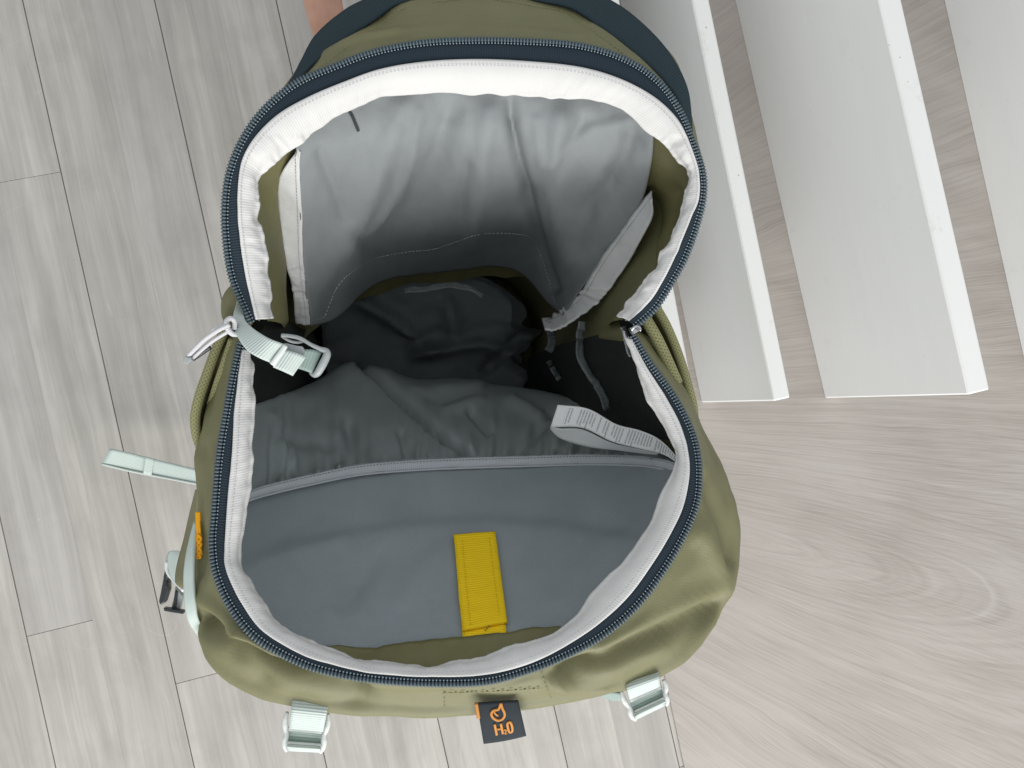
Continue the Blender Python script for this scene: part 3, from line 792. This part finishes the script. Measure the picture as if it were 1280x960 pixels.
def gather(px, py, u, v):
    d = creases(px, py, PF)*min(1, v*5)
    xx = px-float(np.interp(px, gsp, gsl))*v*1.2
    k = float(np.interp(xx, gsp, range(len(gsp)))); a_ = float(np.interp(xx, gsp, gam)); l_ = float(np.interp(xx, gsp, gle))
    cs_ = math.cos(2*math.pi*k); cs_ = cs_*abs(cs_)**.3
    d += a_*.0050*cs_*math.exp(-(v/(l_*1.35))**1.5)*min(1, .35+v*12)*min(1, max(0, (px-310)/20))
    return d+.002*fbm(px*.02, py*.02, 6.1)
gath = grid_mesh('sleeve_pocket', rows_grid([r0, r1, r2, r3, r4], 170, 80), M['sleeve'], bag, gather, key='sleeve')
gath['label'] = 'grey gathered sleeve pocket with elastic top inside the bag'
el = ribbon('elastic_band', off(EL, -12, .0065), off(EL, 0, .0065), M['elastic'], gath, 130, 8, -.0014, disp=lambda px, py, u, v: .0012*math.sin(math.pi*v)+.0008*fbm(u*120, v, 2), key='elas')
tube('piping', [P(x, y+1, z+.0065) for x, y, z in EL], .0007, M['elastic'], el, n=120, world=True)
stitches('stitching', np.array([on('elas', x, y-9.5, .0012) for x, y, z in cr(np.array(EL), 120)]), M['thread_dark'], el, .0026, .0003)
# --- yellow webbing tab on the back panel
def onback(L, o): return [on('back', x, y, o) for x, y in L]
y2 = ribbon('webbing_tab', onback([(571,700),(575,750),(578,797)], .0022), onback([(624,700),(629,750),(634,798)], .0022), M['yellow'], bag, 30, 8, -.0013, world=True)
y1 = ribbon('webbing_tab', onback([(567,668),(570,700),(574,750),(578,788)], .0048), onback([(619,664),(624,700),(629,740),(634,777)], .0048), M['yellow'], bag, 40, 10, -.0016, world=True, key='yel',
            disp=lambda px, py, u, v: .0005*fbm(px*.1, py*.1))
y1['label'] = 'folded yellow webbing tab sewn on the grey back panel'
M['thread_yellow'] = plastic('yellow_thread', (.62, .38, .01), .8, .1)
stitches('stitching', np.array([on('yel', x, y, .0006) for x, y in cr(np.array([(578,676),(582,720),(588,780)], float), 30)]), M['thread_yellow'], y1, .0028, .0003)
stitches('stitching', np.array([on('yel', x, y, .0006) for x, y in cr(np.array([(612,673),(617,715),(624,768)], float), 30)]), M['thread_yellow'], y1, .0028, .0003)
stitches('thread_end', np.array([on('yel', x, y, .0008) for x, y in ((611, 783), (607, 787), (603, 793))]), M['thread_dark'], y1, .0012, .0006)
# --- care label
ct = [(697,506,.375),(735,511,.385),(770,530,.392),(800,538,.400),(825,550,.412),(849,574,.425)]
cbm = [(688,534,.372),(728,535,.382),(765,552,.390),(800,561,.399),(828,568,.411),(846,578,.425)]
cl_ = ribbon('care_label', ct, cbm, M['care'], bag, 80, 10, -.0004, key='care')
cl_['label'] = 'white care label strip with rows of tiny print'
c2 = ribbon('label_fold', [(688,533,.3715),(700,536,.374),(728,537,.376),(765,554,.382),(800,562,.392),(822,567,.405)], [(688,537,.369),(702,549,.366),(736,559,.368),(770,563,.376),(802,567,.386),(822,569,.40)], M['careback'], cl_, 60, 8, -.0004)

# --- dark seam tapes hanging in the right side
M['seamtape'] = webbing('grey_seam_tape', (.19, .21, .21), .0018, .4)
def hang(L, wpx, nm='seam_tape'):
    c = np.array(L, float); q = cr(c, 30)
    tx = np.gradient(q[:, :2], axis=0); tx /= np.linalg.norm(tx, axis=1, keepdims=True)
    nn = np.stack([-tx[:, 1], tx[:, 0]], 1)
    q[:, 2] = [max(z, on('wall1', x, y, .006)[2]) if x > 690 and y > 398 else z for x, y, z in q]
    A = [(x+n0*wpx/2, y+n1*wpx/2, z) for (x, y, z), (n0, n1) in zip(q, nn)]; B = [(x-n0*wpx/2, y-n1*wpx/2, z-.004) for (x, y, z), (n0, n1) in zip(q, nn)]
    return ribbon(nm, A, B, M['seamtape'], bag, 40, 5, -.001, disp=lambda px, py, u, v: .0015*fbm(u*80, v))
hang([(728,402,.30),(725,422,.28),(726,444,.26),(735,465,.23),(752,490,.20),(760,512,.17)], 9)
hang([(684,404,.275),(690,418,.265),(689,432,.25),(685,440,.24)], 10)
hang([(686,451,.20),(693,464,.19),(700,474,.18)], 6)
hang([(505,363,.235),(540,359,.235),(565,356,.235),(588,360,.235),(604,370,.23)], 7)
hang([(779,408,.452),(784,425,.452),(791,444,.452)], 6)

# ------------------------------------------------------------------ straps and hardware of the backpack
# webbing with side-release buckle at the left hinge
A = [(297,374,.452),(291,398,.468),(296,419,.478),(308,437,.484),(323,447,.486),(342,455,.482)]
B = [(304,384,.455),(306,399,.470),(316,410,.480),(331,420,.486),(345,427,.487),(359,432,.482)]
comp = ribbon('side_strap', A, B, M['mint'], bag, 60, 10, -.0014, key='comp')
comp['label'] = 'pale mint side strap curling into the opening with a half buckle'
def bar(p, q, z, r, mat, parent, name, flat=.6):
    return tube(name, [P(*p, z), P((p[0]+q[0])/2, (p[1]+q[1])/2, z+.0005), P(*q, z)], r, mat, parent, 14, 10, True, flat)
bar((357,432), (340,456), .484, .0016, M['whiteplastic'], comp, 'ladder_bar')
ribbon('strap_end', [(356,437,.4835),(370,441,.483),(383,446,.480)], [(341,459,.4835),(353,464,.483),(366,470,.480)], M['mint'], comp, 30, 8, -.0014)
ribbon('inner_webbing', [(378,437,.470),(390,437,.468),(403,439,.466)], [(370,460,.470),(380,463,.468),(390,467,.466)], M['mint_dark'], comp, 24, 8, -.0014)
def plate(name, outline, z, th, mat, parent, holes=None, dz=None, bevel=.0006):
    """a flat moulded plate: outline in photo pixels at height z"""
    n = len(outline); top = [P(x, y, z+(dz[i] if dz else 0)) for i, (x, y) in enumerate(outline)]
    vs = top+[p-np.array((0, 0, th)) for p in top]
    fs = [tuple(range(n))[::-1], tuple(range(n, 2*n))]+[(i, (i+1) % n, n+(i+1) % n, n+i) for i in range(n)]
    o = mesh_obj(name, vs, fs, mat, parent, smooth=False)
    import bmesh
    bm = bmesh.new(); bm.from_mesh(o.data); bmesh.ops.recalc_face_normals(bm, faces=bm.faces); bm.to_mesh(o.data); bm.free()
    if bevel:
        b = o.modifiers.new('Bevel', 'BEVEL'); b.width = bevel; b.segments = 2; b.limit_method = 'ANGLE'
    return o
bk = tube('buckle_frame', [(352,419,.464),(362,420,.465),(375,423,.466),(389,431,.467),(400,436,.468),(409,441,.468),(403,456,.468),(395,468,.466),(388,466,.464)], [.0011,.0012,.0013,.0012,.0013,.0024,.0026,.0024,.0012], M['greyplastic'], comp, 60, 10)
tube('buckle_prong', [(352,420,.462),(362,426,.463),(372,428,.463),(380,426,.464),(376,423,.465)], .0009, M['greyplastic'], bk, 30, 8)
plate('buckle_plate', [(350,430),(358,429),(370,432),(378,433),(381,438),(380,444),(372,444),(362,440),(354,437)], .4785, .002, M['greyplastic'], comp)
# zip pull on the left with cord loop
pull = tube('zip_pull', [(297,418,.474),(290,417,.478),(284,410,.480),(283,402,.480),(288,398,.479),(293,402,.477),(293,412,.476)], .0016, M['cord'], bag, 60, 8)
pull['label'] = 'pale cord zip pull hanging over the left side'
tube('cord', [(287,406,.481),(274,412,.480),(255,425,.474),(235,445,.468)], .0014, M['cord'], pull, 40, 8)
tube('cord', [(289,412,.479),(277,419,.476),(262,429,.471),(240,448,.465)], .0012, M['cord'], pull, 40, 8)
tube('cord', [(285,405,.480),(274,409,.479),(265,413,.478)], [.0016,.0013,.0009], M['cord'], pull, 20, 8)
tube('cord_clip', [(262,433,.468),(250,441,.466),(240,448,.464)], .0021, M['black'], pull, 20, 8, flat=.6)
plate('cord_tip', [(231,444),(235,447),(238,446),(240,450),(233,456),(228,452)], .470, .005, M['greyplastic'], pull)
plate('zip_slider', [(288,404),(294,401),(299,411),(296,420),(290,417)], .475, .006, M['black'], pull)
sl = plate('zip_slider', [(787,410),(797,407),(801,413),(792,418)], .473, .005, M['metal'], bag); sl['label'] = 'small nickel zip slider at the right end of the zip'
tube('slider_loop', [(791,417,.474),(790,412,.477),(795,408,.478),(800,410,.476),(800,414,.474)], .0008, M['metal'], sl, 24, 8)
# side pockets: stretch edge standing away from the wall
def side_pocket(edge, zt, inner, nm, lab):
    top = [P(x, y, z) for (x, y), z in zip(edge, zt)]
    lo = []
    for p in top:
        q = p.copy(); q[2] = .17; q[:2] = q[:2]*.45+base_pt(q[:2], 1.06)*.55; lo.append(q)
    mid = [np.array((*(t[:2]*.85+l[:2]*.15), .36)) for t, l in zip(top, lo)]
    G = cr(np.array([even(np.array(r), 50)[0] for r in (top, mid, lo)]), 30)
    o = grid_mesh('side_pocket', G, M['olive'], bag, lambda px, py, u, v: .003*v*fbm(u*25, v*4, 2), outward=np.array((BC[0], BC[1], .25)))
    solid(o, .002, -1); o['label'] = lab
    tube('pocket_edge', top, .0031, M['piping'], o, 60, 10, True, 1.2)
    return o
side_pocket([(286,402),(272,432),(258,470),(248,500),(244,524),(247,548),(258,575)], [.452,.452,.452,.452,.450,.446,.436], None, 'l', 'olive side pocket with perforated edge on the left')
side_pocket([(820,384),(832,405),(843,430),(853,458),(862,490),(866,508),(868,530)], [.444,.444,.444,.444,.444,.440,.430], None, 'r', 'olive side pocket with perforated edge on the right')
tube('edge_cord', [(291,425,.458),(281,455,.456),(272,480,.452),(264,505,.446)], .0028, M['piping'], bag, 40, 8)
tube('edge_cord', [(805,395,.455),(822,425,.455),(836,455,.452),(846,478,.448)], .0042, M['piping'], bag, 40, 8)
M['meshwhite'] = webbing('pale_mesh', (.55, .55, .48), .0013, .9, dark=.2)
ribbon('mesh_panel', [(838,463,.446),(846,480,.446),(858,500,.442)], [(846,462,.443),(856,480,.443),(862,500,.440)], M['meshwhite'], bag, 24, 8, -.001)
# olive tab at the left hinge
ribbon('hinge_tab', [(297,352,.440),(285,360,.442),(277,375,.442),(277,395,.440),(283,406,.438)], [(306,365,.445),(302,375,.447),(299,385,.447),(296,396,.445),(292,406,.442)], M['olive'], bag, 40, 8, -.0016, disp=lambda px, py, u, v: .003*math.sin(math.pi*v))
# loose chest strap end on the left, close above the floor
cst = ribbon('chest_strap', [(137,561,.052),(160,566,.05),(183,572,.05),(215,580,.06),(262,591,.08),(330,604,.12),(420,618,.17)], [(127,579,.050),(155,586,.047),(181,591,.047),(215,598,.056),(262,607,.077),(330,620,.117),(420,634,.167)], M['mint_long'], bag, 60, 8, -.0022)
cst['label'] = 'pale mint chest strap end sticking out above the floor'
tube('strap_edge', [(127,580,.050),(155,587,.048),(181,592.5,.048),(215,599,.057),(262,608,.078),(330,621,.118)], .0012, M['mint'], cst, 50, 8)
ribbon('keeper_loop', [(182,571,.0535),(187,572.5,.0535),(192,574,.0538)], [(179,592,.0505),(184,593,.0505),(189,594,.0508)], M['mint_long'], cst, 16, 8, -.002)
# shoulder strap edge, mint piping and black buckle at lower left
sh = ribbon('shoulder_strap', [(244,612,.37),(237,640,.355),(229,675,.345),(221,705,.34),(219,728,.34),(228,736,.345)], [(247,612,.375),(245,640,.37),(240,675,.365),(236,705,.36),(233,725,.36),(236,738,.36)], M['olive'], bag, 60, 8, -.006)
sh['label'] = 'olive shoulder strap edge seen along the left side'
pip = ribbon('strap_webbing', [(242,652,.462),(236,675,.466),(231,700,.470),(229,725,.472),(231,760,.473),(238,782,.468),(254,803,.446)], [(244,655,.464),(242,675,.468),(241,700,.472),(241,725,.474),(243,755,.475),(248,775,.470),(262,794,.448)], M['mint_long'], bag, 70, 8, -.003)
pip['label'] = 'pale blue mint webbing along the lower left side'
flap = ribbon('strap_flap', [(222,688,.325),(211,690,.318),(207,705,.315),(211,720,.318),(228,737,.33)], [(226,690,.33),(222,700,.328),(221,712,.328),(223,722,.33),(231,735,.335)], M['mint_long'], sh, 40, 8, -.0016)
tube('flap_edge', [(208,702,.317),(209,714,.318),(216,724,.321),(229,738,.331)], .0014, M['whiteplastic'], sh, 30, 8)
bb = plate('strap_buckle', [(204,722),(211,727),(211,738),(206,754),(200,757),(198,752),(201,738)], .31, .008, M['black'], sh, bevel=.0012)
plate('buckle_bar', [(204,760),(212,761),(229,764),(229,768),(216,766),(205,764)], .308, .006, M['black'], bb)
plate('buckle_bar', [(219,733),(228,745),(224,765),(213,763),(217,748)], .302, .006, M['greyplastic'], bb)
plate('buckle_bar', [(219,738),(222,740),(219,763),(215,763)], .304, .006, M['black'], bb)
plate('buckle_arm', [(206,712),(209,716),(207,724),(209,735),(205,734),(204,722)], .312, .004, M['black'], bb)
# orange embroidery on the left flank
jv, jf = [], []
r = random.Random(4)
ze = float(np.mean([on('shell', 248, y, .0)[2] for y in (645, 660, 675, 690)]))+.006
for strand in range(3):
    tube('e', [P(246.0+strand*1.5+.03*(y-640)+r.uniform(-.4, .4), y, ze) for y in range(640, 672, 4)], .0008, None, None, 30, 6, True, join=(jv, jf))
for strand in range(4):
    tube('e', [P(248.8+2.4*math.sin(y*.42+strand*1.6)+r.uniform(-.7, .7), y, ze+.0006*(strand % 2)) for y in range(668, 699, 3)], .0008, None, None, 50, 6, True, join=(jv, jf))
emb = mesh_obj('embroidery', jv, jf, M['orange'], bag); emb['label'] = 'orange embroidered mark on the left flank'
# load lifter straps with ladder buckles
def lifter(quad_top, band_q, end_q, lab, rot):
    o = ribbon('load_lifter', [(*quad_top[0], 0.4770), (*((np.array(quad_top[0])*.5+np.array(quad_top[3])*.5)), 0.4820), (*quad_top[3], 0.4740)],
               [(*quad_top[1], 0.4770), (*((np.array(quad_top[1])*.5+np.array(quad_top[2])*.5)), 0.4820), (*quad_top[2], 0.4740)], M['mint'], bag, 30, 10, -.0016)
    o['label'] = lab
    ribbon('strap_turn', [(*band_q[0], 0.4660), (*((np.array(band_q[0])+np.array(band_q[3]))/2), 0.4640), (*band_q[3], 0.4660)], [(*band_q[1], 0.4660), (*((np.array(band_q[1])+np.array(band_q[2]))/2), 0.4640), (*band_q[2], 0.4660)], M['mint_dark'], o, 24, 8, -.0016)
    ribbon('strap_end', [(*end_q[0], 0.4730), (*((np.array(end_q[0])+np.array(end_q[3]))/2), 0.4750), (*end_q[3], 0.4710)], [(*end_q[1], 0.4730), (*((np.array(end_q[1])+np.array(end_q[2]))/2), 0.4750), (*end_q[2], 0.4710)], M['mint'], o, 16, 8, -.0016)
    def side(p, q, s):
        p = np.array(p, float); q = np.array(q, float); d = q-p; n = np.array((-d[1], d[0]))/np.linalg.norm(d)*s
        L = [p, p+d*.2+n*2.2, p+d*.42+n*1.8, p+d*.55+n*.4, p+d*.72+n*2.2, p+d*.88+n*2.0, q]
        return tube('buckle_side', [(*x, 0.4690) for x in L], [.0010, .0016, .0018, .0013, .0019, .0018, .0011], M['whiteplastic'], o, 36, 10)
    side(quad_top[4], end_q[3], 1 if rot >= 0 else 1); side(quad_top[5], end_q[2], -1)
    bar(end_q[0], end_q[1], 0.4705, .0016, M['whiteplastic'], o, 'buckle_bar')
    bar(band_q[0], band_q[1], 0.4685, .0014, M['whiteplastic'], o, 'buckle_bar')
    return o
lifter([(366,868),(412,873),(404,915),(361,911),(359,890),(410,892)], [(360,911),(404,915),(401,933),(359,929)], [(359,930),(401,933),(400,941),(358.5,939)], 'white mint load lifter strap with ladder buckle at the lower left', 0)
lifter([(781,850),(823,838),(826,858),(787,875),(777,864),(829,850)], [(787,876),(826,859),(831,873),(793,892)], [(794,891),(831,874),(832,882),(795,900)], 'white mint load lifter strap with ladder buckle at the lower right', -1)
ribbon('strap_loop', [(752,868,.445),(765,866,.444),(778,868,.444)], [(752,871,.442),(765,876,.436),(780,876,.438)], M['mint_dark'], bag, 20, 6, -.0014)
# seams stitched on the back of the shell
stitches('stitching', np.array([on('shell', x, y, .0008) for x, y in cr(np.array([(556,866),(600,865),(640,863),(678,860)], float), 50)]), M['thread_olive'], shell, .003, .0004)
stitches('stitching', np.array([on('shell', x, y, .0008) for x, y in cr(np.array([(552,860),(555,872),(556,884)], float), 20)]), M['thread_olive'], shell, .003, .0004)
stitches('stitching', np.array([on('shell', x, y, .0008) for x, y in cr(np.array([(676,836),(682,856),(690,876)], float), 20)]), M['thread_olive'], shell, .003, .0004)
tube('seam_piping', [P(x, y, .462) for x, y in [(400,882),(460,888),(545,891),(625,887),(690,878),(749,866),(800,851)]], .0022, M['olive'], shell, 80, 8, True)
# H2O label
TAGC = [(596,879),(648,876),(652,893),(658,920),(604,930),(600,905)]
def tagp(s, t_, off_=0.0):
    a = np.array((596, 879.)); b = np.array((648, 876.)); c = np.array((658, 920.)); d = np.array((604.5, 930.))
    q = (a*(1-s)+b*s)*(1-t_)+(d*(1-s)+c*s)*t_
    bend = 3.2*math.sin(math.pi*t_)*(s > .9)*0
    z = .494-.016*t_+.006*math.sin(math.pi*t_)*.6
    p = P(q[0]+bend, q[1]+1.2*math.sin(math.pi*s)*t_, z)
    return p+np.array((0, -.35, .93))*off_
G = np.array([[tagp(s, t_) for s in np.linspace(0, 1, 14)] for t_ in np.linspace(0, 1, 14)])
tg = grid_mesh('hydration_label', G, M['tag'], bag, None, vfrac=False); solid(tg, .0009, -1)
tg['label'] = 'dark woven label with orange drop and H2O lettering'
def tube_tag(pts, name, r=.00075, n=40):
    return tube(name, [tagp(x, y, .0006) for x, y in pts], r, M['tagorange'], tg, n, 6, True, .5)
tube_tag([(.57,.02),(.53,.10),(.48,.17),(.36,.19),(.30,.27),(.33,.37),(.42,.44),(.52,.43),(.60,.35),(.61,.25),(.585,.15),(.575,.02)], 'drop_outline', .0008, 60)
tube_tag([(.37,.22),(.40,.28),(.45,.33)], 'drop_glint', .0006, 12)
tube_tag([(.335,.53),(.34,.80)], 'letter_h', .0008, 10); tube_tag([(.48,.53),(.485,.79)], 'letter_h', .0008, 10); tube_tag([(.34,.66),(.48,.66)], 'letter_h', .0007, 8)
tube_tag([(.525,.72),(.545,.695),(.57,.71),(.565,.745),(.53,.80),(.585,.80)], 'digit_two', .00042, 20)
tube_tag([(.665,.52),(.63,.56),(.625,.66),(.635,.76),(.67,.79),(.71,.76),(.725,.66),(.715,.56),(.69,.52),(.665,.52)], 'letter_o', .0008, 40)
tube('label_fold_edge', [tagp(-.015, t_) for t_ in (0, .12, .25, .36)], .0011, M['tagorange'], tg, 16, 6, True)

# ------------------------------------------------------------------ hand holding the lid's edge
def skin_body(name, chains, root, mat):
    verts = []; edges = []; rad = []
    for ch in chains:
        prev = None
        for it in ch:
            if isinstance(it, int): idx = it
            else:
                verts.append(tuple(P(*it[:3]))); rad.append(it[3]); idx = len(verts)-1
            if prev is not None: edges.append((prev, idx))
            prev = idx
    me = bpy.data.meshes.new(name); me.from_pydata(verts, edges, []); me.materials.append(mat)
    o = bpy.data.objects.new(name, me); COL.objects.link(o)
    md = o.modifiers.new('Skin', 'SKIN'); md.use_smooth_shade = True
    for i, r_ in enumerate(rad):
        me.skin_vertices[0].data[i].radius = (r_, r_); me.skin_vertices[0].data[i].use_root = (i == root)
    sb = o.modifiers.new('Subdivision', 'SUBSURF'); sb.levels = 2; sb.render_levels = 2
    return o
ch = [
 [(470,-560,.43,.030), (465,-430,.42,.027), (455,-330,.41,.030), (450,-240,.405,.032), (445,-180,.40,.026)],
 [3, (398,-150,.398,.0165), (396,-70,.390,.0160), (401,-8,.384,.0158), (408,22,.380,.0146), (418,60,.372,.0138), (424,78,.364,.0105)],
 [4, (452,-110,.395,.0105), (455,-45,.388,.0098), (459,-16,.372,.0092), (462,-8,.35,.0085)],
 [4, (492,-120,.392,.0105), (498,-60,.385,.0095), (500,-40,.365,.009), (500,-36,.345,.008)],
 [3, (530,-150,.388,.0100), (540,-90,.38,.009), (542,-66,.362,.0085), (540,-60,.345,.0075)],
 [2, (380,-260,.42,.016), (345,-200,.43,.013), (345,-150,.435,.011), (360,-110,.437,.0095)]]
person = skin_body('person', ch, 3, M['skin'])
tag(person, "person's hand reaching in from the top edge, finger tucked behind the raised lid", 'person')
